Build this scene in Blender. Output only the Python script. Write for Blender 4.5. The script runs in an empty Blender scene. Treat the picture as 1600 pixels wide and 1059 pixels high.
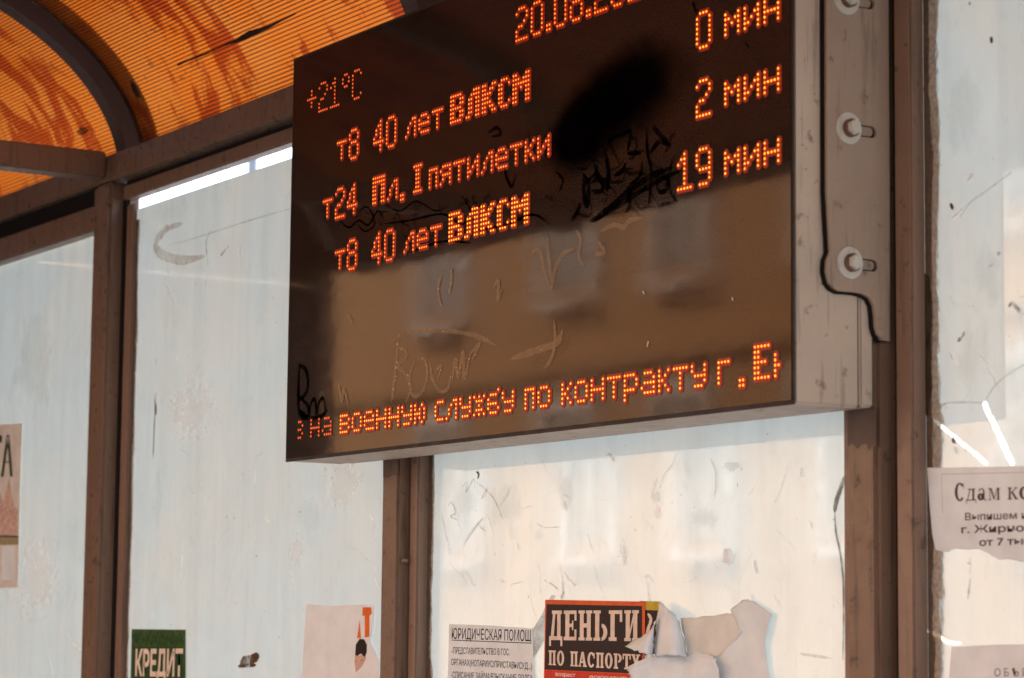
import bpy, bmesh, math, random
from mathutils import Vector, Matrix
random.seed(7)
SC = bpy.context.scene
COL = SC.collection

# ------------------------------------------------------------------ camera
F_PX, YAW, PITCH, ROLL = 4006.04, math.radians(31.8737), math.radians(6.5956), math.radians(.5923)
CAM = Vector((0, 0, 1.6))
FW = Vector((-math.cos(YAW)*math.cos(PITCH), math.sin(YAW)*math.cos(PITCH), math.sin(PITCH)))
R0 = Vector((math.sin(YAW), math.cos(YAW), 0)); U0 = R0.cross(FW)
RT = math.cos(ROLL)*R0 + math.sin(ROLL)*U0
UP = -math.sin(ROLL)*R0 + math.cos(ROLL)*U0
cam = bpy.data.cameras.new('camera'); camo = bpy.data.objects.new('camera', cam); COL.objects.link(camo)
M = Matrix((RT, UP, -FW)).transposed().to_4x4(); M.translation = CAM
camo.matrix_world = M
cam.sensor_width = 36; cam.lens = F_PX/1600*36
cam.clip_start = .05; cam.clip_end = 500
cam.dof.use_dof = True; cam.dof.focus_distance = 4.15; cam.dof.aperture_fstop = 7.0
SC.camera = camo
SC.render.resolution_x, SC.render.resolution_y = 1024, 677

# ------------------------------------------------------------------ world, sun, exposure
SUN_EL, SUN_AZ = 47, -36          # azimuth from +Y toward +X
w = bpy.data.worlds.new('World'); SC.world = w; w.use_nodes = True
nt = w.node_tree; bg = nt.nodes['Background']
sky = nt.nodes.new('ShaderNodeTexSky'); sky.sky_type = 'NISHITA'; sky.sun_disc = False
sky.sun_elevation = math.radians(SUN_EL); sky.sun_rotation = math.radians(SUN_AZ); sky.dust_density = 1.0; sky.ozone_density = 1.6
nt.links.new(sky.outputs[0], bg.inputs[0]); bg.inputs[1].default_value = .15
sl = bpy.data.lights.new('sun', 'SUN'); sl.energy = 2.7; sl.angle = math.radians(.5); sl.color = (1, .97, .93)
so = bpy.data.objects.new('sun', sl); COL.objects.link(so)
el, az = math.radians(SUN_EL), math.radians(SUN_AZ)
S = Vector((math.sin(az)*math.cos(el), math.cos(az)*math.cos(el), math.sin(el)))
so.rotation_euler = S.to_track_quat('Z', 'Y').to_euler()
vs = SC.view_settings; vs.view_transform = 'Standard'; vs.look = 'None'; vs.exposure = 2.12; vs.gamma = 1
vs.use_curve_mapping = False
SC.cycles.max_bounces = 10; SC.cycles.transparent_max_bounces = 12; SC.cycles.use_denoising = True
SC.cycles.sample_clamp_indirect = 6

# ------------------------------------------------------------------ helpers
def at(x, y, Y):
    d = FW*F_PX + RT*(x-800) - UP*(y-529.5)
    return CAM + d*(Y/d.y)
def at_side(x, y, X):
    d = FW*F_PX + RT*(x-800) - UP*(y-529.5)
    return CAM + d*(X/d.x)

def link(name, me, mats, parent=None, smooth=False):
    o = bpy.data.objects.new(name, me); COL.objects.link(o)
    if mats is not None:
        for m in (mats if isinstance(mats, (list, tuple)) else [mats]): me.materials.append(m)
    if parent: o.parent = parent; o.matrix_parent_inverse = Matrix.Translation(-parent.location) if parent.location.length else Matrix()
    if smooth:
        for p in me.polygons: p.use_smooth = True
    return o
def thing(name, label, cat, loc=(0,0,0), group=None):
    o = bpy.data.objects.new(name, None); COL.objects.link(o); o.location = loc; o.empty_display_size = .05
    o['label'] = label; o['category'] = cat
    if group: o['group'] = group
    return o
def lab(o, label): o['label'] = label; return o
def stuff_lab(o, l): o['label'] = l; o['kind'] = 'stuff'; return o
def struct(o): o['kind'] = 'structure'; return o
def stuff(o): o['kind'] = 'stuff'; return o

def box_bm(bm, x0, x1, y0, y1, z0, z1, bev=0):
    r = bmesh.ops.create_cube(bm, size=1)
    vsx = r['verts']
    for v in vsx:
        v.co = Vector(((x0+x1)/2+v.co.x*(x1-x0), (y0+y1)/2+v.co.y*(y1-y0), (z0+z1)/2+v.co.z*(z1-z0)))
    if bev:
        es = list({e for v in vsx for e in v.link_edges})
        bmesh.ops.bevel(bm, geom=es, offset=bev, segments=2, affect='EDGES', clamp_overlap=True)
def box(name, b, mats, parent=None, bev=0):
    bm = bmesh.new(); box_bm(bm, *b, bev=bev); me = bpy.data.meshes.new(name); bm.to_mesh(me); bm.free()
    return link(name, me, mats, parent, smooth=False)
def mesh(name, vs_, fs, mats, parent=None, smooth=False):
    me = bpy.data.meshes.new(name); me.from_pydata([tuple(v) for v in vs_], [], fs); me.update()
    return link(name, me, mats, parent, smooth)

def crom(pts, n=6):
    out = []
    P = [pts[0]] + list(pts) + [pts[-1]]
    for i in range(1, len(P)-2):
        for k in range(n):
            t = k/n; a, b, c, d = [Vector(q) for q in P[i-1:i+3]]
            out.append(.5*((2*b)+(c-a)*t+(2*a-5*b+4*c-d)*t*t+(3*b-a-3*c+d)*t**3))
    out.append(Vector(pts[-1])); return out
def ribbon(name, strokes, width, Y, mat, parent, smooth=6, taper=True):
    """flat ink / tape strokes lying on the plane Y=const; strokes are photo pixels projected onto that plane"""
    V, Fc = [], []; dy = 0
    for st in strokes:
        wd = width
        if isinstance(st, tuple) and isinstance(st[0], (int, float)): wd, st = st
        pts = [at(p[0], p[1], Y) for p in st]
        q = crom([(p.x, p.z, 0) for p in pts], smooth) if smooth > 1 else [Vector((p.x, p.z, 0)) for p in pts]
        n = len(q); b = len(V)
        for i, p in enumerate(q):
            t = (q[min(i+1, n-1)] - q[max(i-1, 0)])
            if t.length < 1e-9: t = Vector((1, 0, 0))
            t.normalize(); nn = Vector((-t.y, t.x, 0))
            ww = wd*.5*(1 if not taper else (.35+.65*min(1, 5*min(i, n-1-i)/max(n-1, 1))))*random.uniform(.85, 1.15)
            y = Y - dy - i*2e-6
            V.append((p.x+nn.x*ww, y, p.y+nn.y*ww)); V.append((p.x-nn.x*ww, y, p.y-nn.y*ww))
            if i: Fc.append((b+2*i-2, b+2*i, b+2*i+1, b+2*i-1))
        dy += 4e-5
    return mesh(name, V, Fc, mat, parent)
def strokes(name, sts, width, Y, mat, parent, smooth=6, taper=True):
    return [ribbon(name, [st], width, Y-.0001*k, mat, parent, smooth, taper) for k, st in enumerate(sts)]
def patch(name, px, Y, mat, parent=None, thick=.0003):
    """thin sheet (paper, residue) cut to an outline on the plane Y=const"""
    pts = [at(x, y, Y) for x, y in px]
    bm = bmesh.new(); vsx = [bm.verts.new(p) for p in pts]; f = bm.faces.new(vsx)
    f.normal_update()
    if f.normal.y > 0: f.normal_flip()
    r = bmesh.ops.extrude_face_region(bm, geom=[f])
    for v in r['geom']:
        if isinstance(v, bmesh.types.BMVert): v.co.y -= thick
    bmesh.ops.recalc_face_normals(bm, faces=bm.faces)
    me = bpy.data.meshes.new(name); bm.to_mesh(me); bm.free()
    return link(name, me, mat, parent)
def plate2d(name, loops, ext, mat, parent, to3d, bev=0):
    """closed 2D loops (holes allowed) -> extruded plate, mapped by to3d(u,v,w)"""
    c = bpy.data.curves.new(name, 'CURVE'); c.dimensions = '2D'; c.fill_mode = 'BOTH'; c.extrude = ext; c.bevel_depth = bev; c.resolution_u = 2
    for lp in loops:
        s = c.splines.new('POLY'); s.points.add(len(lp)-1)
        for i, p in enumerate(lp): s.points[i].co = (p[0], p[1], 0, 1)
        s.use_cyclic_u = True
    t = bpy.data.objects.new('tmp', c); COL.objects.link(t)
    me = bpy.data.meshes.new_from_object(t.evaluated_get(bpy.context.evaluated_depsgraph_get()))
    bpy.data.objects.remove(t); bpy.data.curves.remove(c)
    for v in me.vertices: v.co = to3d(*v.co)
    me.name = name; me.materials.clear()
    return link(name, me, mat, parent)
def text(name, body, p0, p1, hpx, Y, mat, parent, bold=0., track=1., thick=0):
    """printed lettering: baseline from pixel p0 to p1, capital height hpx pixels"""
    c = bpy.data.curves.new(name, 'FONT'); c.body = body; c.offset = bold; c.space_character = track; c.resolution_u = 3
    t = bpy.data.objects.new('tmp', c); COL.objects.link(t)
    me = bpy.data.meshes.new_from_object(t.evaluated_get(bpy.context.evaluated_depsgraph_get()))
    bpy.data.objects.remove(t); bpy.data.curves.remove(c)
    a, b, up = at(*p0, Y), at(*p1, Y), at(p0[0], p0[1]-hpx, Y)
    xs = [v.co.x for v in me.vertices]; x0, x1 = min(xs), max(xs)
    L = (b-a); H = (up.z-a.z)/.70
    for v in me.vertices:
        u = (v.co.x-x0)/(x1-x0)
        v.co = Vector((a.x+L.x*u, Y, a.z+L.z*u+v.co.y*H))
    me.name = name; me.materials.clear()
    return link(name, me, mat, parent)

# ------------------------------------------------------------------ materials
def new_mat(name):
    m = bpy.data.materials.new(name); m.use_nodes = True
    return m, m.node_tree, m.node_tree.nodes['Principled BSDF']
def N(t, typ, **k):
    n = t.nodes.new(typ)
    for a, b in k.items():
        if a.startswith('i_'): n.inputs[a[2:].replace('_', ' ')].default_value = b
        else: setattr(n, a, b)
    return n
def coords(t, scale=(1,1,1), space='Object'):
    tc = N(t, 'ShaderNodeTexCoord'); mp = N(t, 'ShaderNodeMapping'); mp.inputs['Scale'].default_value = scale
    t.links.new(tc.outputs[space], mp.inputs[0]); return mp.outputs[0]
def noise(t, vec, scale, detail=4, rough=.55, dist=0):
    n = N(t, 'ShaderNodeTexNoise'); n.inputs['Scale'].default_value = scale; n.inputs['Detail'].default_value = detail
    n.inputs['Roughness'].default_value = rough; n.inputs['Distortion'].default_value = dist
    t.links.new(vec, n.inputs['Vector']); return n.outputs['Fac']
def ramp(t, fac, stops):
    r = N(t, 'ShaderNodeValToRGB'); e = r.color_ramp.elements
    while len(e) < len(stops): e.new(.5)
    for i, (p, c) in enumerate(stops):
        e[i].position = p; e[i].color = (c, c, c, 1) if isinstance(c, (int, float)) else (*c, 1)
    t.links.new(fac, r.inputs[0]); return r.outputs[0]
def mixc(t, f, a, b, mode='MIX'):
    m = N(t, 'ShaderNodeMix', data_type='RGBA', blend_type=mode)
    for s, v in ((0, f), (6, a), (7, b)):
        if hasattr(v, 'links') or isinstance(v, bpy.types.NodeSocket): t.links.new(v, m.inputs[s])
        elif s == 0: m.inputs[0].default_value = v
        else: m.inputs[s].default_value = (*v, 1)
    return m.outputs[2]
def bump(t, p, h, strength=.3, dist=.001):
    b = N(t, 'ShaderNodeBump'); b.inputs['Strength'].default_value = strength; b.inputs['Distance'].default_value = dist
    t.links.new(h, b.inputs['Height']); t.links.new(b.outputs[0], p.inputs['Normal'])

def painted(name, col, rough=.42, dirt=(.03,.018,.012), chip=None, amount=.5):
    m, t, p = new_mat(name); v = coords(t)
    big = noise(t, v, 5, 6, .65); mid = noise(t, v, 38, 5, .6); fine = noise(t, v, 320, 3, .6)
    sv = coords(t, (30, 30, 2.2)); streak = noise(t, sv, 2.4, 4, .6)
    c = mixc(t, ramp(t, big, [(.35, 0.), (.7, 1.)]), col, tuple(x*1.22 for x in col))
    c = mixc(t, ramp(t, streak, [(.55, 0.), (.75, amount)]), c, dirt)
    c = mixc(t, ramp(t, mid, [(.62, 0.), (.7, amount)]), c, dirt)
    if chip: c = mixc(t, ramp(t, fine, [(.74, 0.), (.78, .8)]), c, chip)
    t.links.new(c, p.inputs['Base Color'])
    r = ramp(t, mid, [(.3, rough-.08), (.7, rough+.2)]); t.links.new(r, p.inputs['Roughness'])
    bump(t, p, noise(t, v, 140, 4, .6), .25, .0008)
    return m
def plain(name, col, rough=.6, spec=.5, metal=0, var=.12, scale=60):
    m, t, p = new_mat(name); v = coords(t)
    c = mixc(t, ramp(t, noise(t, v, scale, 4), [(.3, 0.), (.7, 1.)]), tuple(x*(1-var) for x in col), tuple(min(1, x*(1+var)) for x in col))
    t.links.new(c, p.inputs['Base Color']); p.inputs['Roughness'].default_value = rough
    p.inputs['Specular IOR Level'].default_value = spec; p.inputs['Metallic'].default_value = metal
    return m

BROWN = painted('brown_gloss_paint', (.168, .094, .056), .32, chip=(.4, .28, .18), amount=.7)
BROWN2 = painted('brown_bead_paint', (.205, .12, .078), .34, chip=(.45, .3, .2))
HOUSE = painted('housing_paint', (.49, .365, .27), .5, dirt=(.16, .11, .075), chip=(.25, .17, .12), amount=.75)
BRACK = painted('bracket_paint', (.315, .215, .15), .42, dirt=(.13, .085, .06), chip=(.62, .52, .42), amount=.7)
BLACK = plain('black_rubber_shade', (.008, .006, .005), .8, .2)  # matte black for the gasket and for painted shade in gaps
STEEL = painted('zinc_steel', (.52, .45, .37), .38, dirt=(.25, .17, .12), amount=.4)
STEEL.node_tree.nodes['Principled BSDF'].inputs['Metallic'].default_value = 0

def screen_mat():
    m, t, p = new_mat('smoked_screen'); v = coords(t)
    sm = noise(t, coords(t, (2, 2, 7)), 3.0, 6, .65, 1.2); fine = noise(t, coords(t, (60, 60, 900)), 1, 3, .6)
    c = mixc(t, ramp(t, sm, [(.35, 0.), (.75, 1.)]), (.0085, .005, .0034), (.022, .013, .008))
    grain = noise(t, coords(t, (1, 1, 1)), 620, 2, .7)
    c = mixc(t, ramp(t, grain, [(.40, 0.), (.62, .9)]), c, (.052, .032, .022))
    c = mixc(t, ramp(t, fine, [(.5, 0.), (.8, .5)]), c, (.028, .016, .009))
    t.links.new(c, p.inputs['Base Color'])
    t.links.new(ramp(t, sm, [(.3, .03), (.75, .085)]), p.inputs['Roughness'])
    p.inputs['IOR'].default_value = 1.43
    p.inputs['Specular Tint'].default_value = (1, .56, .27, 1)
    bump(t, p, noise(t, v, 7, 3, .5), .06, .004)
    return m
SCREEN = screen_mat()

def emis(name, col, s):
    m, t, p = new_mat(name); p.inputs['Base Color'].default_value = (*[c*.3 for c in col], 1)
    p.inputs['Emission Color'].default_value = (*col, 1); p.inputs['Emission Strength'].default_value = s
    v = coords(t); n = noise(t, v, 160, 2)
    mr = N(t, 'ShaderNodeMapRange'); mr.inputs['From Min'].default_value = .3; mr.inputs['From Max'].default_value = .7
    mr.inputs['To Min'].default_value = s*.75; mr.inputs['To Max'].default_value = s*1.2
    t.links.new(n, mr.inputs[0]); t.links.new(mr.outputs[0], p.inputs['Emission Strength'])
    return m
LED_R = emis('led_core_red', (1, .19, .012), .78); LED_O = emis('led_core_orange', (1, .29, .02), .95); LED_D = emis('led_core_dim', (1, .17, .02), .38)
GLOW = emis('led_glow_red', (1, .03, .0), .05); GLOW_O = emis('led_glow_orange', (1, .05, .0), .075); GLOW_D = emis('led_glow_dim', (1, .03, .0), .02); HALO = emis('led_halo_red', (1, .03, 0), .010)  # glow around the dots, painted as dim emissive discs

def film_mat(name, tint=(.565, .605, .57)):
    """white-washed glass: dirty film that lets daylight glow through, glossy glass in front"""
    m, t, p = new_mat(name)
    big = noise(t, coords(t, (1, 1, 1)), 2.6, 6, .62, .6); vert = noise(t, coords(t, (22, 22, 1.1)), 1.0, 5, .6)
    mid = noise(t, coords(t), 16, 6, .7, .8); spot = noise(t, coords(t), 75, 3, .5)
    cool = tuple(x*y for x, y in zip(tint, (.93, .975, 1.0))); warm = tuple(x*y for x, y in zip(tint, (1.04, .985, .94)))
    c = mixc(t, ramp(t, big, [(.4, 0.), (.6, 1.)]), cool, warm)
    c = mixc(t, ramp(t, vert, [(.42, 0.), (.72, .7)]), c, tuple(x*.85 for x in tint))
    c = mixc(t, ramp(t, mid, [(.56, 0.), (.7, .32)]), c, tuple(x*.74 for x in tint))
    cloud = noise(t, coords(t, (1.6, 1.6, .9)), 5.5, 5, .7, 1.4)
    c = mixc(t, ramp(t, cloud, [(.42, 0.), (.66, .35)]), c, tuple(min(1, x*1.12) for x in tint))
    c = mixc(t, ramp(t, noise(t, coords(t, (3, 3, 1)), 9, 6, .75, 2), [(.58, 0.), (.68, .4)]), c, tuple(x*.82 for x in tint))
    c = mixc(t, ramp(t, spot, [(.735, 0.), (.76, .75)]), c, (.22, .15, .09))
    t.links.new(c, p.inputs['Base Color']); p.inputs['Roughness'].default_value = .55
    p.inputs['Coat Weight'].default_value = 1.0; p.inputs['Coat IOR'].default_value = 2.1; t.links.new(ramp(t, mid, [(.4, .03), (.7, .09)]), p.inputs['Coat Roughness'])
    tr = N(t, 'ShaderNodeBsdfTranslucent'); t.links.new(c, tr.inputs[0])
    mx = N(t, 'ShaderNodeMixShader'); mx.inputs[0].default_value = .145
    t.links.new(p.outputs[0], mx.inputs[1]); t.links.new(tr.outputs[0], mx.inputs[2])
    t.links.new(mx.outputs[0], t.nodes['Material Output'].inputs[0])
    return m
FILM = film_mat('whitewashed_glass')
def scraped_film(segs):
    # the same film with straight scratches scraped right through to clear glass
    m = film_mat('scraped_whitewash'); t = m.node_tree
    tc = N(t, 'ShaderNodeTexCoord'); out = t.nodes['Material Output']; cur = out.inputs[0].links[0].from_socket; tot = None
    def vm(op, a, b=None):
        n = N(t, 'ShaderNodeVectorMath', operation=op)
        for i, v in enumerate((a, b)):
            if v is None: continue
            if isinstance(v, bpy.types.NodeSocket): t.links.new(v, n.inputs[i])
            else: n.inputs[i].default_value = v
        return n
    def mm(op, a, b, clamp=False):
        n = N(t, 'ShaderNodeMath', operation=op, use_clamp=clamp)
        for i, v in enumerate((a, b)):
            if isinstance(v, bpy.types.NodeSocket): t.links.new(v, n.inputs[i])
            else: n.inputs[i].default_value = v
        return n.outputs[0]
    jit = mm('MULTIPLY', noise(t, tc.outputs['Object'], 120, 3), .004)
    for a, b, wd in segs:
        ba = b-a; pa = vm('SUBTRACT', tc.outputs['Object'], tuple(a)).outputs[0]
        dt = vm('DOT_PRODUCT', pa, tuple(ba)).outputs['Value']; h = mm('DIVIDE', dt, ba.length_squared, True)
        sc_ = N(t, 'ShaderNodeVectorMath', operation='SCALE'); sc_.inputs[0].default_value = tuple(ba); t.links.new(h, sc_.inputs['Scale'])
        d = vm('LENGTH', vm('SUBTRACT', pa, sc_.outputs[0]).outputs[0]).outputs['Value']
        k = mm('LESS_THAN', mm('ADD', d, jit), wd+.002); tot = k if tot is None else mm('MAXIMUM', tot, k)
    tr = N(t, 'ShaderNodeBsdfTransparent'); mx = N(t, 'ShaderNodeMixShader'); t.links.new(mm('MULTIPLY', mm('MULTIPLY', tot, ramp(t, noise(t, tc.outputs['Object'], 55, 3), [(.35, .1), (.5, .55)])), 1.0), mx.inputs[0])
    t.links.new(cur, mx.inputs[1]); t.links.new(tr.outputs[0], mx.inputs[2]); t.links.new(mx.outputs[0], out.inputs[0])
    return m

def glass_edge():
    m, t, p = new_mat('clear_glass'); p.inputs['Base Color'].default_value = (.8, .85, .8, 1)
    p.inputs['Roughness'].default_value = .1
    tr = N(t, 'ShaderNodeBsdfTransparent'); mx = N(t, 'ShaderNodeMixShader')
    mx.inputs[0].default_value = .9; t.links.new(p.outputs[0], mx.inputs[1]); t.links.new(tr.outputs[0], mx.inputs[2])
    t.links.new(mx.outputs[0], t.nodes['Material Output'].inputs[0]); return m
CLEAR = glass_edge()

def poly_mat(name, a, b, stain, k):
    m, t, p = new_mat(name)
    v1 = coords(t, (1, 1, 1)); big = noise(t, v1, 3.3, 6, .6, 1.5); drip = noise(t, coords(t, (8, 3.1, 3.1)), 1.0, 6, .68, .5)
    sp = noise(t, v1, 26, 4, .5)
    c = mixc(t, ramp(t, big, [(.38, 0.), (.62, 1.)]), a, b)
    c = mixc(t, ramp(t, drip, [(.53, 0.), (.57, .85)]), c, stain)
    c = mixc(t, ramp(t, sp, [(.66, 0.), (.72, .55)]), c, (.12, .04, .015))
    t.links.new(c, p.inputs['Base Color']); p.inputs['Roughness'].default_value = .3
    tr = N(t, 'ShaderNodeBsdfTranslucent'); t.links.new(c, tr.inputs[0])
    mx = N(t, 'ShaderNodeMixShader'); mx.inputs[0].default_value = k
    t.links.new(p.outputs[0], mx.inputs[1]); t.links.new(tr.outputs[0], mx.inputs[2])
    t.links.new(mx.outputs[0], t.nodes['Material Output'].inputs[0])
    return m
ROOF = poly_mat('orange_polycarbonate', (.84, .21, .018), (.82, .25, .035), (.46, .042, .005), .138)
FLUTE = poly_mat('orange_flute_webs', (.55, .10, .006), (.5, .11, .01), (.3, .015, .003), .14)

def residue(name, col, thr=.5, scale=40, soft=.08, stretch=(1,1,.35), op=1.0, spec=0.1, var=.45, radial=False):
    m, t, p = new_mat(name); v = coords(t, stretch)
    n1 = noise(t, v, scale, 6, .65, .5); n2 = noise(t, v, scale*5, 3, .6)
    c = mixc(t, ramp(t, n2, [(.3, 0.), (.7, 1.)]), col, tuple(x*var for x in col))
    t.links.new(c, p.inputs['Base Color']); p.inputs['Roughness'].default_value = .7; p.inputs['Specular IOR Level'].default_value = spec
    tr = N(t, 'ShaderNodeBsdfTransparent'); mx = N(t, 'ShaderNodeMixShader')
    if radial:
        tc = N(t, 'ShaderNodeTexCoord'); sb = N(t, 'ShaderNodeVectorMath', operation='SUBTRACT'); sb.inputs[1].default_value = (.5, 0, .5); t.links.new(tc.outputs['Generated'], sb.inputs[0])
        ml = N(t, 'ShaderNodeVectorMath', operation='MULTIPLY'); ml.inputs[1].default_value = (1, 0, 1); t.links.new(sb.outputs[0], ml.inputs[0])
        ln = N(t, 'ShaderNodeVectorMath', operation='LENGTH'); t.links.new(ml.outputs[0], ln.inputs[0])
        ma = N(t, 'ShaderNodeMath', operation='MULTIPLY_ADD'); t.links.new(ln.outputs['Value'], ma.inputs[0]); ma.inputs[1].default_value = -.75; t.links.new(n1, ma.inputs[2])
        n1 = ma.outputs[0]; ad = N(t, 'ShaderNodeMath', operation='ADD'); t.links.new(n1, ad.inputs[0]); ad.inputs[1].default_value = .2; n1 = ad.outputs[0]
    t.links.new(ramp(t, n1, [(thr-soft, 0.), (thr+soft, op)]), mx.inputs[0])
    t.links.new(tr.outputs[0], mx.inputs[1]); t.links.new(p.outputs[0], mx.inputs[2])
    t.links.new(mx.outputs[0], t.nodes['Material Output'].inputs[0]); return m
def residue_edge(name, col, xa, wdt, bias):
    # grime that thins out with the distance from the bead at X=xa
    m, t, p = new_mat(name); tc = N(t, 'ShaderNodeTexCoord'); sp = N(t, 'ShaderNodeSeparateXYZ'); t.links.new(tc.outputs['Object'], sp.inputs[0])
    mr = N(t, 'ShaderNodeMapRange'); mr.inputs['From Min'].default_value = xa; mr.inputs['From Max'].default_value = xa+wdt
    mr.inputs['To Min'].default_value = bias; mr.inputs['To Max'].default_value = -.35; t.links.new(sp.outputs[0], mr.inputs[0])
    n1 = noise(t, coords(t, (1.5, 1, .35)), 16, 7, .72, .6); n2 = noise(t, coords(t), 150, 4, .7)
    ad = N(t, 'ShaderNodeMath', operation='ADD'); t.links.new(mr.outputs[0], ad.inputs[0]); t.links.new(n1, ad.inputs[1])
    c = mixc(t, ramp(t, n2, [(.35, 0.), (.65, 1.)]), col, tuple(x*.5 for x in col)); t.links.new(c, p.inputs['Base Color']); p.inputs['Roughness'].default_value = .75
    tr = N(t, 'ShaderNodeBsdfTransparent'); mx = N(t, 'ShaderNodeMixShader'); t.links.new(ramp(t, ad.outputs[0], [(.5, 0.), (.6, .92)]), mx.inputs[0])
    t.links.new(tr.outputs[0], mx.inputs[1]); t.links.new(p.outputs[0], mx.inputs[2]); t.links.new(mx.outputs[0], t.nodes['Material Output'].inputs[0]); return m
RUST = residue('rusty_sealant', (.16, .085, .04), .44, 30)
RUST_PALE = residue('pale_sealant', (.50, .36, .22), .50, 26)
DIRT = residue('grey_dirt', (.25, .22, .18), .50, 60, .12, (1, 1, 1), .55)
INK = residue('black_marker', (.003, .002, .0015), .38, 60, .18, (1, 1, 1), .85, 0)
INK_SOFT = residue('black_spray', (.002, .0014, .001), .42, 26, .22, (1, 1, 3), .6, 0)
SCRATCH = residue('scratched_acrylic', (.50, .32, .17), .28, 40, .2, (1, 1, 1), .5, var=.85)
PENCIL = residue('thin_grey_scratch', (.42, .39, .35), .42, 90, .2, (1, 1, 1), .32)
BROWNSMEAR = residue('brown_smear', (.56, .42, .29), .40, 22, .25, (1, 1, 1), .6, var=.75)
OLIVE = residue('olive_brown_grime', (.24, .19, .13), .38, 40, .2, (1, 1, 1), .85)
PAPER = plain('white_paper', (.76, .77, .76), .8, .2, 0, .08, 22)
PAPER_W = plain('warm_paper', (.78, .775, .76), .85, .2, 0, .08, 18)
PAPER_B = plain('beige_glue_scrap', (.72, .67, .60), .85, .2, 0, .1, 25)
PRINTK = plain('black_print', (.012, .009, .008), .7, .2)
CREAM = plain('cream_print', (.78, .60, .48), .7, .2)
RED = plain('red_print', (.62, .035, .015), .6, .3); ORED = plain('orange_red_print', (.70, .11, .025), .6, .3)
DARKP = plain('dark_brown_print', (.028, .012, .008), .6, .3)
GREEN = plain('green_print', (.035, .075, .012), .6, .3, 0, .7, 70)
DGREEN = plain('dark_green_print', (.02, .06, .015), .7, .2)
YELLOW = plain('yellow_print', (.55, .36, .03), .6, .3); PINKP = plain('pink_poster_paper', (.72, .63, .55), .8, .2, 0, .1, 30)
SKIN = plain('printed_skin', (.62, .38, .27), .8, .2); HAIR = plain('printed_dark_hair', (.03, .016, .012), .8, .2)
OPRINT = plain('orange_print', (.75, .14, .02), .7, .2)

for m_ in (PAPER, PAPER_W, PAPER_B, PINKP, ORED, DARKP):
    t_ = m_.node_tree; bump(t_, t_.nodes['Principled BSDF'], noise(t_, coords(t_), 34, 6, .6, .6), .5, .004)
# ------------------------------------------------------------------ the setting: ground, road, street behind the camera
def sheet(name, x0, x1, y0, y1, z, m):
    return struct(mesh(name, [(x0,y0,z),(x1,y0,z),(x1,y1,z),(x0,y1,z)], [(0,1,2,3)], m))
asphalt = plain('asphalt', (.06, .056, .052), .9, .3, 0, .3, 30)
concrete = plain('paving_concrete', (.32, .315, .31), .9, .3, 0, .2, 12)
soil = plain('dry_ground', (.17, .16, .14), 1, .2, 0, .3, 2)
sheet('ground', -300, 300, -300, 300, -.15, soil)
sheet('road', -120, 120, -10.5, -1.2, -.14, asphalt)
o = box('pavement', (-120, 120, -1.2, 5, -.149, 0), concrete); struct(o)
o = box('far_pavement', (-120, 120, -14, -10.5, -.149, -.002), concrete); struct(o)
for yy in (-5.9,):
    for k in range(-12, 8):
        pass
lane = plain('road_paint', (.7, .7, .66), .8)
struct(mesh('lane_marking', sum([[(-60+6*k, -5.92, -.136), (-57+6*k, -5.92, -.136), (-57+6*k, -5.78, -.136), (-60+6*k, -5.78, -.136)] for k in range(20)], []),
     [(4*k, 4*k+1, 4*k+2, 4*k+3) for k in range(20)], lane))

# building across the street, seen only as reflections
stucco = painted('ochre_stucco', (.46, .245, .105), .9, dirt=(.30, .17, .09), amount=.5)
trimw = plain('white_window_trim', (.80, .68, .56), .8); darkglass = plain('curtained_window_glass', (.22, .17, .13), .2, .6, 0, .5, 3)
plinth = plain('plinth_stone', (.30, .25, .21), .9)
bld = thing('apartment_building', 'ochre stucco building with white framed windows across the street', 'building', (-20, -14, 0))
box('wall', (-48, 12, -26, -14, 0.9, 15), stucco, bld); box('plinth', (-48.05, 12.05, -26.05, -13.93, -.1, .897), plinth, bld)
box('cornice', (-48.3, 12.3, -26.3, -13.6, 15.003, 15.5), trimw, bld); box('string_course', (-48.06, 12.06, -13.998, -13.86, 4.98, 5.18), stucco, bld)
xs = [-30.97, -27.7, -25.2] + [-25.2+2.9*k for k in range(1, 12)] + [-37.5-2.9*k for k in range(0, 3)]
def frame_mesh(wd, ht):
    bm = bmesh.new(); e = .19
    box_bm(bm, -wd/2-e, -wd/2, 0, .1, -e, ht+e); box_bm(bm, wd/2, wd/2+e, 0, .1, -e, ht+e)
    box_bm(bm, -wd/2, wd/2, 0, .1, ht, ht+e); box_bm(bm, -wd/2-.1, wd/2+.1, 0, .22, -e-.08, -e)
    box_bm(bm, -.07, .07, .012, .06, 0, ht); box_bm(bm, -wd/2, wd/2, .012, .055, ht*.68, ht*.68+.06)
    me = bpy.data.meshes.new('window_frame'); bm.to_mesh(me); bm.free(); me.materials.append(trimw); return me
def pane_mesh(wd, ht):
    bm = bmesh.new(); box_bm(bm, -wd/2, wd/2, 0.002, .012, 0, ht)
    me = bpy.data.meshes.new('pane'); bm.to_mesh(me); bm.free(); me.materials.append(darkglass); return me
fm, pm = frame_mesh(.92, 1.7), pane_mesh(.92, 1.7)
for zz in (2.8, 6.1, 9.3, 12.3):
    for x in xs:
        f = bpy.data.objects.new('window', fm); COL.objects.link(f); f.parent = bld; f.matrix_parent_inverse = Matrix.Translation((20, 14, 0)); f.location = (x, -13.997, zz)
        p = bpy.data.objects.new('pane', pm); COL.objects.link(p); p.parent = f

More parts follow.
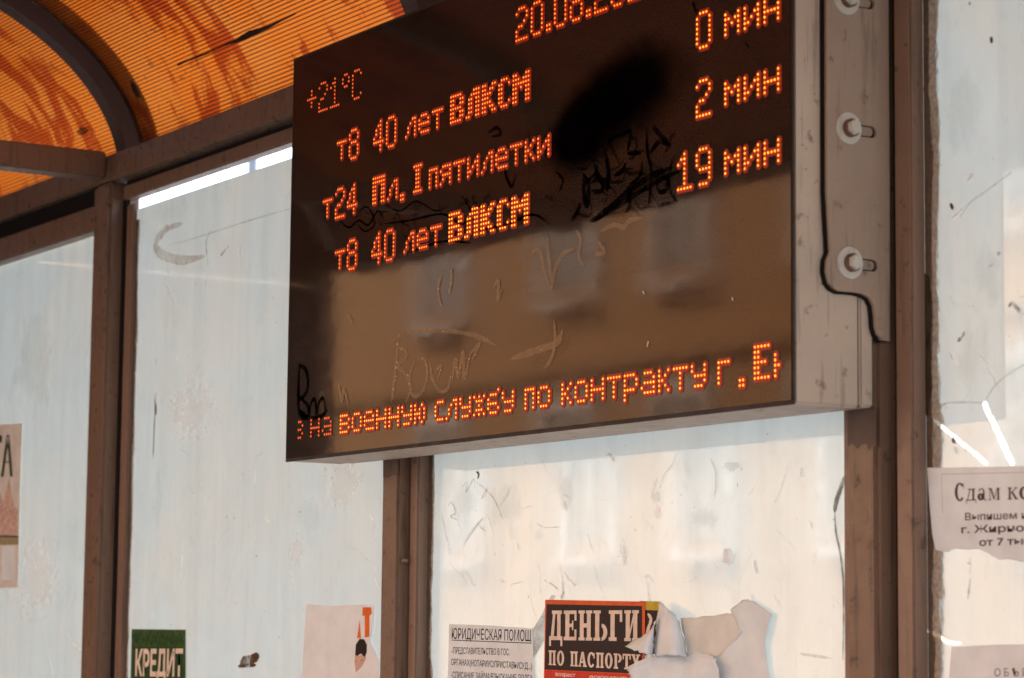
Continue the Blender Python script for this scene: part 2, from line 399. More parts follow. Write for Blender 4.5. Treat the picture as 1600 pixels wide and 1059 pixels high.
# lamp post far behind the shelter, showing as a soft streak in the gap over the glass
lp = thing('lamp_post', 'grey lamp post far behind the shelter, seen through the gap above the glass', 'lamp post', (0, 0, 0))
q = at(395, 245, 14)
bm = bmesh.new(); bmesh.ops.create_cone(bm, segments=16, radius1=.09, radius2=.07, depth=8.0); bmesh.ops.translate(bm, verts=bm.verts, vec=(q.x, 14, 4))
me = bpy.data.meshes.new('pole'); bm.to_mesh(me); bm.free()
lp.location = (q.x, 14, 0); link('pole', me, plain('grey_pole', (.32, .33, .34), .5), lp, True)
box('lamp_head', (q.x-.12, q.x+.12, 13.2, 14.0, 7.9, 8.02), STEEL, lp, .02)

# ------------------------------------------------------------------ the bus shelter
YC, AA, Z0, BB = 1.44, .81, 2.61, .45
D = 2.2016; YG = D+.045; YF = .64
sh = thing('bus_shelter', 'brown steel bus shelter with orange vaulted roof and whitewashed glass panels', 'bus shelter', (-2.6, 2.2, 0))
POSTS = [  # x0, x1, bead setback, crevice, bead width
 (-6.61, -6.545, .03, .012, .04), (-5.326, -5.236, .036, .014, .042), (-3.971, -3.914, .021, .006, .028),
 (-2.688, -2.6237, .018, .018, .034), (-1.385, -1.325, .02, .008, .03), (-.06, 0, .02, .008, .03), (1.2, 1.265, .02, .008, .03)]
for i, (x0, x1, s, g, bw) in enumerate(POSTS):
    main = i in (1, 3, 5)
    p = box('post', (x0, x1, D, D+.075, 0, 2.590), BROWN, sh, .007 if main else .004)
    box('crevice_shade', (x1+.0005, x1+g+.002, YG-.012, YG-.002, .2, 2.57), BLACK, p)  # black strip painting the shade inside the crevice
    ztop = 2.545 if i != 1 else 2.538
    b = box('glazing_bead', (x1+g, x1+g+bw, D+s, YG-.001, .25, ztop), BROWN2, p, .003)
    box('rear_bead', (x0-.03, x0-.002, D+.02, YG-.001, .25, 2.538), BROWN2, p, .003)
    # rusty sealant smeared on the glass beside the bead
    xa = x1+g+bw-.001
    for yy, col_, wdt, bias in ((.0016, (.46, .35, .24), .05 if i == 3 else .034, .5 if i == 3 else .42), (.0022, (.14, .08, .045), .026, .36)):
        mesh('sealant_residue', [(xa, YG-yy, .3), (xa+.04, YG-yy, .3), (xa+.04, YG-yy, 2.5), (xa, YG-yy, 2.5)], [(0, 1, 2, 3)], residue_edge('sealant_grime', col_, xa, wdt, bias), p)
# small weld lump and paint drips on the middle post
box('back_beam', (-6.62, 1.27, D, D+.06, 2.5935, 2.652), BROWN, sh, .004)
box('front_beam', (-6.64, 1.27, YF, YF+.06, 2.636, 2.70), BROWN, sh, .004)
box('bottom_rail', (-6.60, 1.26, D+.01, D+.06, .20, .248), BROWN, sh, .004)
fp = box('front_post', (-6.64, -6.575, YF, YF+.06, 0, 2.634), BROWN, sh, .004)
box('front_post', (1.2, 1.265, YF, YF+.06, 0, 2.634), BROWN, sh, .004)
# top rails under the beam, one per bay
for i in range(len(POSTS)-1):
    a, b = POSTS[i][1], POSTS[i+1][0]
    if i == 0:
        box('top_rail', (a+.001, b-.001, D+.004, D+.04, 2.492, 2.549), BROWN, sh, .003)
        box('beam_gap_shade', (a+.001, b-.001, D+.02, D+.055, 2.5495, 2.593), BLACK, sh)  # black strip painted in for the shade under the beam
    else:
        box('top_rail', (a+.001, b-.001, D+.028, D+.058, 2.550, 2.5805), BROWN, sh, .003)
        box('beam_gap_shade', (a+.001, b-.001, D+.04, D+.056, 2.581, 2.593), BLACK, sh)  # dark line painted for the shaded gap over the rail
# end wall of the shelter (dark advertising panel), reflected in the screen
ENDM = plain('dark_end_panel', (.03, .022, .018), .5)
box('end_panel', (-6.62, -6.585, YF+.062, D-.002, .25, 2.60), ENDM, sh, .004)
V = [(-6.60, YF+.01, 2.605), (-6.60, D, 2.605)] + [(-6.60, *((YC+AA*.985*math.cos(math.radians(a)), Z0+BB*.985*math.sin(math.radians(a))))) for a in range(4, 177, 6)]
V2 = [(x+.02, y, z) for x, y, z in V]; n_ = len(V)
mesh('end_gable', V+V2, [tuple(range(n_)), tuple(range(2*n_-1, n_-1, -1))]+[(k, (k+1) % n_, n_+(k+1) % n_, n_+k) for k in range(n_)], ENDM, sh)

# barrel vault
def arc(phi, off=0.0):
    y, z = YC+AA*math.cos(phi), Z0+BB*math.sin(phi)
    nx, nz = math.cos(phi)/AA, math.sin(phi)/BB; l = math.hypot(nx, nz)
    return y+nx/l*off, z+nz/l*off
# equal arc-length table
tab = [0]; ph = [math.pi*k/2000 for k in range(2001)]
for k in range(1, 2001):
    a, b = arc(ph[k-1], .045), arc(ph[k], .045); tab.append(tab[-1]+math.hypot(a[0]-b[0], a[1]-b[1]))
def phi_at(s):
    import bisect
    k = min(max(bisect.bisect_left(tab, s), 1), 2000); t = (s-tab[k-1])/(tab[k]-tab[k-1]); return ph[k-1]+(ph[k]-ph[k-1])*t
LEN = tab[-1]
def rib(name, x0, x1, o0, o1, mat):
    V, Fc = [], []; n = 56
    for k in range(n+1):
        p = .10+(math.pi-.20)*k/n
        a, b = arc(p, o0), arc(p, o1); V += [(x0, *a), (x1, *a), (x1, *b), (x0, *b)]
        if k:
            o_ = 4*k-4
            for q in range(4): Fc.append((o_+q, o_+(q+1) % 4, o_+4+(q+1) % 4, o_+4+q))
    return mesh(name, V, Fc+[(0, 1, 2, 3), (4*n+3, 4*n+2, 4*n+1, 4*n)], mat, sh)
RIBM = painted('rib_paint', (.085, .050, .038), .5, chip=(.3, .2, .15))
for i, (x0, x1, s, g, bw) in enumerate(POSTS):
    c0 = x0+.012 if i == 1 else x0
    wd = .052
    rib('roof_rib', c0, c0+wd, .006, .043, RIBM)
    rib('cover_shade_strip', c0-.004, c0+wd+.07, .0585, .063, RIBM)  # widened on one side to shade the sheet beside the rib
    if i in (1, 3, 5): box('tie_beam', (x0+.01, x0+.07, YF+.001, D-.001, 2.602, 2.660), BROWN, sh, .004)
for i in range(len(POSTS)-1):
    a = POSTS[i][0]+(.012 if i == 1 else 0)+.045; b = POSTS[i+1][0]+(.012 if i+1 == 1 else 0)+.015
    V, Fc = [], []; n = 90
    for k in range(n+1):
        y, z = arc(phi_at(.03+(LEN-.06)*k/n), .056); V += [(a, y, z), (b, y, z)]
        if k: Fc.append((2*k-2, 2*k-1, 2*k+1, 2*k))
    rp = mesh('roof_panel', V, Fc, ROOF, sh, True)
    V, Fc = [], []; pitch = .0082; n = int((LEN-.06)/pitch)
    for k in range(n):
        p = phi_at(.035+pitch*k); p2 = phi_at(.035+pitch*k+.0021)
        A_, B_, C_, D_ = arc(p, .0555), arc(p2, .0555), arc(p2, .0490), arc(p, .0490)
        b0 = len(V)
        for xx in (a, b): V += [(xx, *A_), (xx, *B_), (xx, *C_), (xx, *D_)]
        for q in range(1, 4): Fc.append((b0+q, b0+(q+1) % 4, b0+4+(q+1) % 4, b0+4+q))
    stuff(mesh('roof_flutes', V, Fc, FLUTE, rp))

V, Fc = [], []
for k in range(9):
    y, z = arc(phi_at(.012+.062*k/8), .066); V += [(-6.62, y, z), (1.27, y, z)]
    if k: Fc.append((2*k-2, 2*k-1, 2*k+1, 2*k))
mesh('edge_shade_flashing', V, Fc, RIBM, sh)  # added over the sheet so the roof edge falls in shade
# dirt and a dead leaf lying against the roof sheet
def on_roof(x, y, off=.047):
    """point where the photo ray meets the vault at offset off"""
    d = FW*F_PX + RT*(x-800) - UP*(y-529.5); d.normalize()
    best = None
    t = 2.0
    while t < 9:
        P = CAM + d*t
        u, v_ = (P.y-YC), (P.z-Z0)
        if v_ > 0:
            ph_ = math.atan2(v_/BB, u/AA); q = arc(ph_, off)
            if math.hypot(u, v_) > math.hypot(q[0]-YC, q[1]-Z0): return P
        t += .002
    return CAM + d*5
def roof_blob(name, px, mat, off=.046):
    V = [on_roof(x, y, off) for x, y in px]; return mesh(name, V, [tuple(range(len(V)))], mat, sh)
GRIME = plain('dark_roof_grime', (.035, .015, .008), .9, .2); LEAFM = residue('brown_leaf_dirt', (.12, .05, .02), .35, 60, .15, (1,1,1), .8)
lab(roof_blob('dirt_streak', [(276,100),(290,94),(330,80),(365,64),(378,55),(398,46),(420,40),(448,27),(462,20),(462,23),(440,34),(420,45),(405,52),(392,58),(384,63),(374,66),(352,72),(322,86),(290,98),(278,104)], GRIME), 'long black dirt streak along the roof flutes')
lab(roof_blob('dirt_lump', [(372,60),(380,54),(390,48),(398,47),(396,53),(388,59),(378,62)], GRIME, .044), 'dark lump of dirt on the roof')
lab(roof_blob('dead_leaf', [(204,126),(209,130),(214,139),(219,150),(217,154),(212,152),(207,143),(204,134)], GRIME), 'small dead leaf stuck to the orange roof')
roof_blob('dirt_spot', [(120,205),(128,198),(138,202),(137,208),(128,213),(121,210)], LEAFM)

# ------------------------------------------------------------------ glass panels with their scratches
def panel(i, ztop, zbot=.25):
    a = POSTS[i][1]-.001; b = POSTS[i+1][0]+.03
    a += .004; y0, y1 = YG, YG+.006
    V = [(a,y0,zbot),(b,y0,zbot),(b,y0,ztop),(a,y0,ztop),(a,y1,zbot),(b,y1,zbot),(b,y1,ztop),(a,y1,ztop)]
    me = bpy.data.meshes.new('glass_panel'); me.from_pydata(V, [], [(0,1,2,3),(5,4,7,6),(3,2,6,7),(1,0,4,5),(0,3,7,4),(2,1,5,6)])
    o = link('glass_panel', me, [FILM, CLEAR], sh)
    for k, p in enumerate(me.polygons): p.material_index = 0 if k == 0 else 1
    return o
FILM3 = scraped_film([(at(*a, YG), at(*b, YG), w_) for a, b, w_ in [((1453,650),(1541,723),.0026), ((1539,632),(1581,722),.0042), ((1452,985),(1480,1002),.0028), ((1480,1003),(1500,1004),.002)]])
panels = [panel(0, 2.50), panel(1, 2.525), panel(2, 2.525), panel(3, 2.56), panel(4, 2.53), panel(5, 2.53)]
lab(panels[1], 'whitewashed glass with a bright gap above it and a curved brown smear')
lab(panels[2], 'whitewashed glass below the display with paper notices')
lab(panels[3], 'white glass with diagonal cracks on the right')
YS = YG-.0008
g1, g2, g3, g0 = panels[1], panels[2], panels[3], panels[0]
strokes('brown_smear', [[(262,352),(248,370),(243,384),(250,396),(268,404),(290,407),(320,401)]], .022, YS, BROWNSMEAR, g1)
strokes('brown_smear', [[(250,375),(262,358),(285,350)]], .012, YS-.0002, BROWNSMEAR, g1)
ribbon('long_scratch', [[(263,384),(300,374),(350,358),(400,342),(456,326)]], .0035, YS-.0004, PENCIL, g1)
strokes('dirt_drip', [(.004, [(244,560),(243,600)]), (.011, [(243,612),(242,625),(244,648)]), (.004, [(242,640),(240,690),(239,714)])], .006, YS, RUST, g1)
strokes('scribble', [[(330,360),(322,380),(325,420),(320,450)], [(350,392),(345,400),(358,384)]], .005, YS, DIRT, g1)
strokes('grime_stain', [(.02,[(375,1035),(390,1030),(405,1024)]), (.008,[(372,1040),(400,1038)])], .01, YS, RUST, g1)
strokes('scratched_scrawl', [[(700,790),(705,784),(712,800),(704,806),(716,812)], [(722,760),(730,752),(728,768),(740,748),(742,762)],
     [(690,800),(696,830),(700,850)], [(744,752),(770,776),(786,812)], [(745,815),(752,824),(759,829)]], .0035, YS, PENCIL, g2)
strokes('brown_crack', [(.009,[(1321,742),(1314,760),(1306,785),(1304,800)]), (.004,[(1304,800),(1306,830),(1312,860),(1317,900),(1318,950),(1317,1030)])], .006, YS, OLIVE, g2)
strokes('dirt_run', [(.007,[(878,908),(880,925),(876,934)]), (.004,[(850,905),(862,912),(872,920)])], .005, YS, DIRT, g2)
ribbon('sealant_smear', [[(1300,1028),(1260,1022),(1250,1020)]], .004, YS, PENCIL, g2)
ribbon('green_fleck', [(.004, [(744,736),(748,740),(746,747)])], .004, YS, plain('green_fleck_paint', (.12, .15, .01), .6), g2)
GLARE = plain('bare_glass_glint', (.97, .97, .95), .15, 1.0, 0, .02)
def glint_mat():
    m, t, p = new_mat('scraped_clear_glass'); tr = N(t, 'ShaderNodeBsdfTransparent'); mx = N(t, 'ShaderNodeMixShader')
    tl = N(t, 'ShaderNodeBsdfTranslucent'); tl.inputs[0].default_value = (1, 1, 1, 1)
    t.links.new(ramp(t, noise(t, coords(t), 40, 3), [(.3, .55), (.7, .8)]), mx.inputs[0]); t.links.new(tr.outputs[0], mx.inputs[1]); t.links.new(tl.outputs[0], mx.inputs[2])
    t.links.new(mx.outputs[0], t.nodes['Material Output'].inputs[0]); return m
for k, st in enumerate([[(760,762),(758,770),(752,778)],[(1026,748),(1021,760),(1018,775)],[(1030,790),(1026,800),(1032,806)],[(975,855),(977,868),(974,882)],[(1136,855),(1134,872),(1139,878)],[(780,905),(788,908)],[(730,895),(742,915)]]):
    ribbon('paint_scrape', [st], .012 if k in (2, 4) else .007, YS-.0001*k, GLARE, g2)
panels[3].data.materials[0] = FILM3
strokes('hairline_crack', [[(1450,642),(1468,634),(1486,628),(1536,628)], [(1541,622),(1556,600),(1578,582),(1602,568)], [(1500,340),(1515,318),(1545,296),(1580,270)]], .0028, YS, PENCIL, g3, 6, False)
strokes('rust_mark', [(.008,[(1488,683),(1492,688),(1500,690)]), (.007,[(1503,690),(1508,697),(1507,705)]), (.006,[(1576,480),(1582,474),(1590,484),(1600,492)]), (.006,[(1548,58),(1550,68)]),
     (.004,[(1496,532),(1502,528),(1508,518)]), (.006,[(1485,318),(1489,328)]), (.0035,[(1440,136),(1444,142)]), (.004,[(1514,4),(1516,8)])], .006, YS-.0003, RUST, g3, 3)
strokes('grey_mark', [(.006,[(1558,398),(1564,396)]), (.005,[(1545,418),(1552,412)]), (.004,[(1515,870),(1516,900),(1512,935)])], .005, YS, DIRT, g3, 3)
OLD = painted('old_dark_paint', (.095, .052, .034), .45)
def post_patch(name, px, i):
    V = [at(x, y, D-.0006) for x, y in px]; mesh(name, V, [tuple(range(len(V)))], OLD, sh)
post_patch('old_paint_patch', [(598.5,700),(622,700),(621.5,742),(614,741),(606,746),(598.5,744)], 2)
post_patch('old_paint_patch', [(1324,636),(1369,636),(1369,697),(1362,696),(1358,702),(1353,692),(1346,694),(1340,701),(1332,692),(1324.5,696)], 3)
bm = bmesh.new(); bmesh.ops.create_icosphere(bm, subdivisions=2, radius=.0065); c_ = at(633, 875, D+.012)
for v in bm.verts: v.co = Vector((v.co.x*1.1, v.co.y, v.co.z*.8))*random.uniform(.8, 1.15)+c_
me = bpy.data.meshes.new('weld_lump'); bm.to_mesh(me); bm.free(); link('weld_lump', me, BROWN2, sh, True)
rnd = random.Random(11)
PALE = residue('pale_scuff', (.92, .92, .90), .36, 60, .2, (1, 1, 1), .9, var=.95); GREYS = residue('grey_scuff', (.46, .44, .40), .50, 60, .2, (1, 1, 1), .22, var=.8)
for pn, (x0, x1, y0, y1), cnt in ((g1, (240, 590, 330, 1050), 14), (g2, (685, 1300, 700, 930), 26), (g3, (1460, 1600, 10, 720), 9), (g0, (0, 120, 400, 1050), 5)):
    for mt, off in ((PALE, .0003), (GREYS, .0006)):
        st = []
        for k in range(cnt):
            x, y = rnd.uniform(x0, x1), rnd.uniform(y0, y1); a = rnd.gauss(1.2, .7); L = rnd.choice([5, 8, 12, 22]); q_ = [(x, y)]
            for _ in range(3): a += rnd.uniform(-.5, .5); q_.append((q_[-1][0]+L*math.cos(a)*.6, q_[-1][1]+L*math.sin(a)))
            st.append((rnd.choice([.0015, .002, .003, .006]) if mt is PALE else rnd.choice([.0012, .0015, .003]), q_))
        stuff(ribbon('scuff_marks', st, .002, YS-off, mt, pn, 3))
GLUE = residue('glue_residue', (.90, .90, .88), .50, 30, .08, (1, 1, 1), .4, var=.98, radial=True); GLUE2 = residue('glue_stain', (.52, .52, .48), .50, 22, .10, (1, 1, .6), .13, var=.85, radial=True)
for k, (x, y, rx, ry, mt, pn) in enumerate([(1028,775,16,24,GLUE,g2),(1140,725,18,16,GLUE,g2),(1138,870,16,20,GLUE,g2),(975,860,10,26,GLUE,g2),(840,838,16,14,GLUE2,g2),(790,800,40,60,GLUE2,g2),(1100,810,26,22,GLUE2,g2),
      (720,780,28,40,GLUE2,g2),(885,770,22,34,GLUE2,g2),(485,810,26,40,GLUE2,g1),(465,860,14,30,GLUE,g1),(300,640,50,90,GLUE,g1),(540,760,40,60,GLUE,g1),(270,330,40,30,GLUE2,g1),(1545,430,40,60,GLUE2,g3),(1510,180,40,90,GLUE2,g3),(1520,560,30,90,GLUE2,g3),(60,900,60,90,GLUE,g0),(50,560,50,110,GLUE2,g0)]):
    ns = 18; V = []
    for q_ in range(ns):
        a = 2*math.pi*q_/ns; rr = rnd.uniform(.6, 1.1); V.append(at(x+rx*rr*math.cos(a), y+ry*rr*math.sin(a), YS-.00095-k*1e-5))
    mesh('glue_residue', V, [tuple(range(ns))], mt, pn)
# dark rust streak beside the right post
V = [at(x, y, YG-.0028) for x, y in [(1428,430),(1440,424),(1452,432),(1455,470),(1454,540),(1456,600),(1450,650),(1440,640),(1432,560),(1428,500)]]
mesh('rust_streak', V, [tuple(range(len(V)))], residue('dark_rust', (.075, .05, .03), .34, 22, .15), g3)

# ------------------------------------------------------------------ the display board
YB = 2.0624; XL, XR, ZB, ZT = -4.0735, -2.6227, 1.9035, 2.630
bd = thing('display_board', 'dark LED departure board glowing with orange dot-matrix text, hung from a shelter post', 'display board', (-3.35, 2.13, 1.9))
bm = bmesh.new(); box_bm(bm, XL, XR, YB+.002, 2.172, ZB, ZT, .003)
me = bpy.data.meshes.new('housing'); bm.to_mesh(me); bm.free(); hs = link('housing', me, HOUSE, bd)
box('back_lid', (XL+.003, XR-.001, 2.1745, 2.1975, ZB+.002, ZT-.003), HOUSE, bd, .003)
box('lid_gasket', (XL+.006, XR-.004, 2.1722, 2.1743, ZB+.004, ZT-.006), BLACK, bd)
FRAME = painted('dark_front_rim', (.022, .011, .007), .6)
box('front_rim', (XL-.001, XR+.0008, YB+.0002, YB+.0018, ZB-.001, ZT+.001), FRAME, bd)
scr = box('screen', (XL+.004, XR-.0035, YB-.0012, YB, ZB+.005, ZT-.004), SCREEN, bd)

# dot-matrix letters
G = {
'1':'..#..|.##..|#.#..|..#..|..#..|..#..|..#..|#####','2':'.###.|#...#|....#|...#.|.##..|#....|#....|#####',
'4':'...#.|..##.|.#.#.|.#.#.|#..#.|#####|...#.|...#.','0':'.###.|#...#|#...#|#...#|#...#|#...#|#...#|.###.',
'8':'.###.|#...#|#...#|.###.|#...#|#...#|#...#|.###.','9':'.###.|#...#|#...#|#...#|.####|....#|....#|.###.',
'C':'.###.|#...#|#....|#....|#....|#....|#...#|.###.','°':'.##.|#..#|#..#|.##.|....|....|....|....',
'+':'..#..|..#..|#####|..#..|..#..|.....|.....','.':'##|##',
'т':'#####|..#..|..#..|..#..|..#..','л':'...##|..#.#|.#..#|.#..#|#...#','е':'.###.|#...#|#####|#....|.####',
'п':'####|#..#|#..#|#..#|#..#','я':'.####|#...#|.####|.#..#|#...#','и':'#...#|#..##|#.#.#|##..#|#...#','к':'#..#|#.#.|##..|#.#.|#..#',
'м':'#...#|##.##|#.#.#|#...#|#...#','н':'#...#|#...#|#####|#...#|#...#','а':'.###.|....#|.####|#...#|.####','в':'####.|#...#|####.|#...#|####.',
'о':'.###.|#...#|#...#|#...#|.###.','у':'#...#|#...#|.####|....#|.###.','ю':'#..#.|#.#.#|###.#|#.#.#|#..#.','с':'.###|#...|#...|#...|.###',
'ж':'#.#.#|.###.|..#..|.###.|#.#.#','б':'....#|.###.|#....|####.|#...#|.###.','р':'####.|#...#|#...#|####.|#....|#....','г':'####|#...|#...|#...|#...','з':'##.|..#|##.|..#|##.',
'В':'#####.|##..##|##..##|#####.|##..##|##..##|#####.','Л':'...###|..####|.##.##|.##.##|.##.##|.##.##|##..##',
'К':'##..##|##.##.|####..|###...|####..|##.##.|##..##','С':'.###.|##..#|##...|##...|##...|##..#|.###.','М':'##...##|###.###|#######|##.#.##|##...##|##...##|##...##',
'П':'######|######|##..##|##..##|##..##|##..##|##..##','I':'####|.##.|.##.|.##.|.##.|.##.|####','Е':'#####|##...|##...|####.|##...|##...|#####','к2':'#.|#.|##|#.|#.'}
PX, PZ, X0 = .00731, .00696, -3.96558
LZ = [2.51513, 2.41173, 2.31555, 2.21934, 1.94233]
def disc(V, Fc, x, y, z, rx, rz, n=8):
    b = len(V)
    for k in range(n):
        a = 2*math.pi*(k+.5)/n; V.append((x+rx*math.cos(a), y, z+rz*math.sin(a)))
    Fc.append(tuple(range(b, b+n)))
def led_word(chars, col, line, row=0, end=None, label=None, orange=False):
    adv = 0; starts = []
    for c in chars:
        starts.append(adv); adv += len(G[c].split('|')[0])+1
    k = (end-col)/starts[-1] if end is not None and starts[-1] else 1
    V, Fc, V2, F2, V3, F3 = [], [], [], [], [], []
    for c, s in zip(chars, starts):
        rows = G[c].split('|'); h = len(rows)
        r0 = {'+': 0, 'р': -1}.get(c, 0)
        for ri, rr in enumerate(rows):
            for ci, ch in enumerate(rr):
                if ch == '#':
                    x = X0+PX*(col+s*k+ci); z = LZ[line]+PZ*(row+r0+h-1-ri)
                    disc(V, Fc, x, YB-.0035, z, .00155, .0017)
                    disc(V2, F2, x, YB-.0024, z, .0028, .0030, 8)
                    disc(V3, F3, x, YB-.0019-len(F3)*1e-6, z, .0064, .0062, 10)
    o = mesh('led_text', V, Fc, LED_D if orange is None else (LED_O if orange else LED_R), bd)
    stuff(o)
    if label: o['label'] = label
    l = mesh('led_glow', V2, F2, GLOW_D if orange is None else (GLOW_O if orange else GLOW), o); stuff(l)  # inner glow disc painted around each dot
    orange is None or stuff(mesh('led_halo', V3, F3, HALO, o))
    return o
led_word(['+','2','1','°','C'], -6, 0, 0, None, 'dimly lit dots reading +21°C', None)
led_word(list('20.08.2020'), 90, 0, 0, None, 'lit dots of the date 20.08')
for ln in (1, 3):
    led_word(['т'], 10, ln, 1); led_word(['8'], 16, ln, 0); led_word(list('40'), 28, ln, 0); led_word(list('лет'), 43, ln, 1)
    led_word(list('ВЛКСМ'), 63, ln, 1, 89, 'lit bold dots reading ВЛКСМ', ln == 3)
led_word(['т'], 3.3, 2, 1); led_word(list('24'), 9.6, 2, 0); led_word(['П'], 28, 2, 1); led_word(['л'], 35, 2, 1); led_word(['.'], 41, 2, 0)
led_word(['I'], 47, 2, 1); led_word(list('пятилетки'), 54, 2, 1, 99, 'lit dots reading пятилетки')
led_word(['0'], 155, 1, 0, None, None, True); led_word(list('мин'), 164, 1, 1, None, None, True)
led_word(['2'], 155, 2, 0, None, None, True); led_word(list('мин'), 164, 2, 1, None, None, True)
led_word(list('19'), 149, 3, 0, None, None, True); led_word(list('мин'), 164, 3, 1, None, None, True)
led_word(['з'], -7.5, 4, 0, None, None, None); led_word(list('на'), -1, 4, 0, None, None, None); led_word(list('военную'), 14, 4, 0, 49, 'lit dots reading военную', True)
led_word(list('службу'), 58, 4, 0, 86, 'lit dots reading службу', True); led_word(list('по'), 95, 4, 0, None, None, True)
led_word(list('контракту'), 109, 4, 0, 153.6, 'lit dots reading контракту', True); led_word(['г'], 162, 4, 0, None, None, True)
led_word(['.'], 168.5, 4, -1, None, None, True); led_word(['Е'], 173, 4, 0, None, None, True); led_word(['к2'], 179, 4, 0, None, None, True)
for o_ in bpy.data.objects:   # the plus sign sits in the middle of the line
    pass

# graffiti on the screen
YI = YB-.0016
blot = [(884,196),(893,170),(905,142),(925,120),(944,98),(968,78),(996,60),(1025,50),(1052,52),(1070,64),(1074,86),(1066,118),(1056,140),(1035,160),(1012,172),(990,186),(968,200),(945,218),(925,240),(905,258),(880,272),(862,270),(862,240),(872,214)]
def blot_mat(c0, e1, e2):
    m, t, p = new_mat('black_spray_blot'); tc = N(t, 'ShaderNodeTexCoord')
    p.inputs['Base Color'].default_value = (.0018, .0012, .0009, 1); p.inputs['Roughness'].default_value = .8; p.inputs['Specular IOR Level'].default_value = 0
    su = N(t, 'ShaderNodeVectorMath', operation='SUBTRACT'); t.links.new(tc.outputs['Object'], su.inputs[0]); su.inputs[1].default_value = tuple(c0)
    cb = N(t, 'ShaderNodeCombineXYZ')
    det = e1.x*e2.z-e1.z*e2.x; duals = (Vector((e2.z/det, 0, -e2.x/det)), Vector((-e1.z/det, 0, e1.x/det)))
    for i_, e_ in enumerate(duals):
        d = N(t, 'ShaderNodeVectorMath', operation='DOT_PRODUCT'); t.links.new(su.outputs[0], d.inputs[0]); d.inputs[1].default_value = tuple(e_)
        t.links.new(d.outputs['Value'], cb.inputs[i_])
    ln = N(t, 'ShaderNodeVectorMath', operation='LENGTH'); t.links.new(cb.outputs[0], ln.inputs[0])
    n1 = noise(t, coords(t, (1, 1, 1)), 9, 7, .7, .5); n2 = noise(t, coords(t, (1, 1, 1)), 3.5, 4, .5)
    a_ = N(t, 'ShaderNodeMath', operation='MULTIPLY_ADD'); t.links.new(n1, a_.inputs[0]); a_.inputs[1].default_value = .85; t.links.new(ln.outputs['Value'], a_.inputs[2])
    b_ = N(t, 'ShaderNodeMath', operation='MULTIPLY_ADD'); t.links.new(n2, b_.inputs[0]); b_.inputs[1].default_value = .2; t.links.new(a_.outputs[0], b_.inputs[2])
    tr = N(t, 'ShaderNodeBsdfTransparent'); mx = N(t, 'ShaderNodeMixShader'); t.links.new(ramp(t, b_.outputs[0], [(.0, .97), (.5, .97)]), mx.inputs[0])
    rr = mx.inputs[0].links[0].from_node; e = rr.color_ramp.elements; mr = N(t, 'ShaderNodeMapRange')
    mr.inputs['From Min'].default_value = 1.0; mr.inputs['From Max'].default_value = 1.72; mr.inputs['To Min'].default_value = .92; mr.inputs['To Max'].default_value = 0
    t.links.new(b_.outputs[0], mr.inputs[0]); t.links.new(mr.outputs[0], mx.inputs[0])
    t.links.new(tr.outputs[0], mx.inputs[1]); t.links.new(p.outputs[0], mx.inputs[2]); t.links.new(mx.outputs[0], t.nodes['Material Output'].inputs[0]); return m
for kk, (c_, a_, b_) in enumerate((((978,148), (1062,76), (1020,192)), ((902,215), (866,268), (936,236)))):
    C0 = at(*c_, YI); E1 = at(*a_, YI)-C0; E2 = at(*b_, YI)-C0; R2 = max(E1.length, E2.length)*1.9
    bl = mesh('ink_blot', [C0+Vector((dx*R2, -.00005*kk, dz*R2)) for dx, dz in ((-1,-1),(1,-1),(1,1),(-1,1))], [(0, 1, 2, 3)], blot_mat(C0, E1*1.05, E2*1.1), bd)
    lab(bl, ('big black sprayed blot on the screen', 'smaller black blot running down from the big one')[kk])
import itertools
brush = [[(890+rx, 200+ry) for rx, ry in p] for p in ()]
tag_ = [(.009,[(912,275),(912,300),(917,322),(920,290),(911,272)]), (.008,[(928,255),(935,275),(942,290),(938,300),(924,298)]), (.010,[(946,240),(950,262),(951,285),(947,300)]),
 (.006,[(944,242),(955,218),(970,212),(985,205),(983,225),(980,238)]), (.007,[(960,275),(972,268),(978,255)]), (.006,[(980,240),(1002,240)]),
 (.007,[(1010,198),(1012,240),(1018,270),(1014,320)]), (.007,[(1016,240),(1030,222),(1048,228)]), (.008,[(1020,198),(1030,210),(1046,228)]), (.006,[(1004,252),(1000,275),(984,290)]),
 (.010,[(922,348),(950,328),(985,298),(1020,275),(1050,262)]), (.008,[(930,346),(965,322),(1000,300),(1030,282),(1062,268)]),
 (.007,[(982,290),(984,320),(978,332)]), (.006,[(1026,285),(1030,300),(1042,296),(1044,278),(1048,300),(1058,316)]), (.008,[(893,346),(903,330),(908,318)])]
stuff_lab(ribbon('marker_tag', [(a*1.1, b) for a, b in tag_], .008, YI-.0006, INK, bd), 'black marker tag scrawled on the screen')
rs = random.Random(5); tangle = []
for k in range(26):
    x, y = rs.uniform(895, 1050), rs.uniform(235, 340); a = rs.uniform(-1.4, .2); q_ = [(x, y)]
    for _ in range(3):
        a += rs.uniform(-1.1, 1.1); q_.append((q_[-1][0]+rs.uniform(6, 16)*math.cos(a), q_[-1][1]+rs.uniform(8, 20)*math.sin(a)))
    tangle.append((rs.choice([.003, .004, .006]), q_))
for k in range(16):
    x, y = rs.uniform(540, 860), rs.uniform(325, 352)-.0*k; y = 352-(x-540)*.10+rs.uniform(-14, 8); q_ = [(x, y)]
    for _ in range(4): q_.append((q_[-1][0]+rs.uniform(-4, 12), q_[-1][1]+rs.uniform(-16, 16)))
    tangle.append((.003, q_))
lab_t = stuff_lab(ribbon('marker_tangle', tangle, .004, YI-.0002, residue('thin_black_marker', (.005, .003, .002), .42, 50, .2, (1, 1, 1), .6, 0), bd), 'tangle of thin dark marker scribbles')
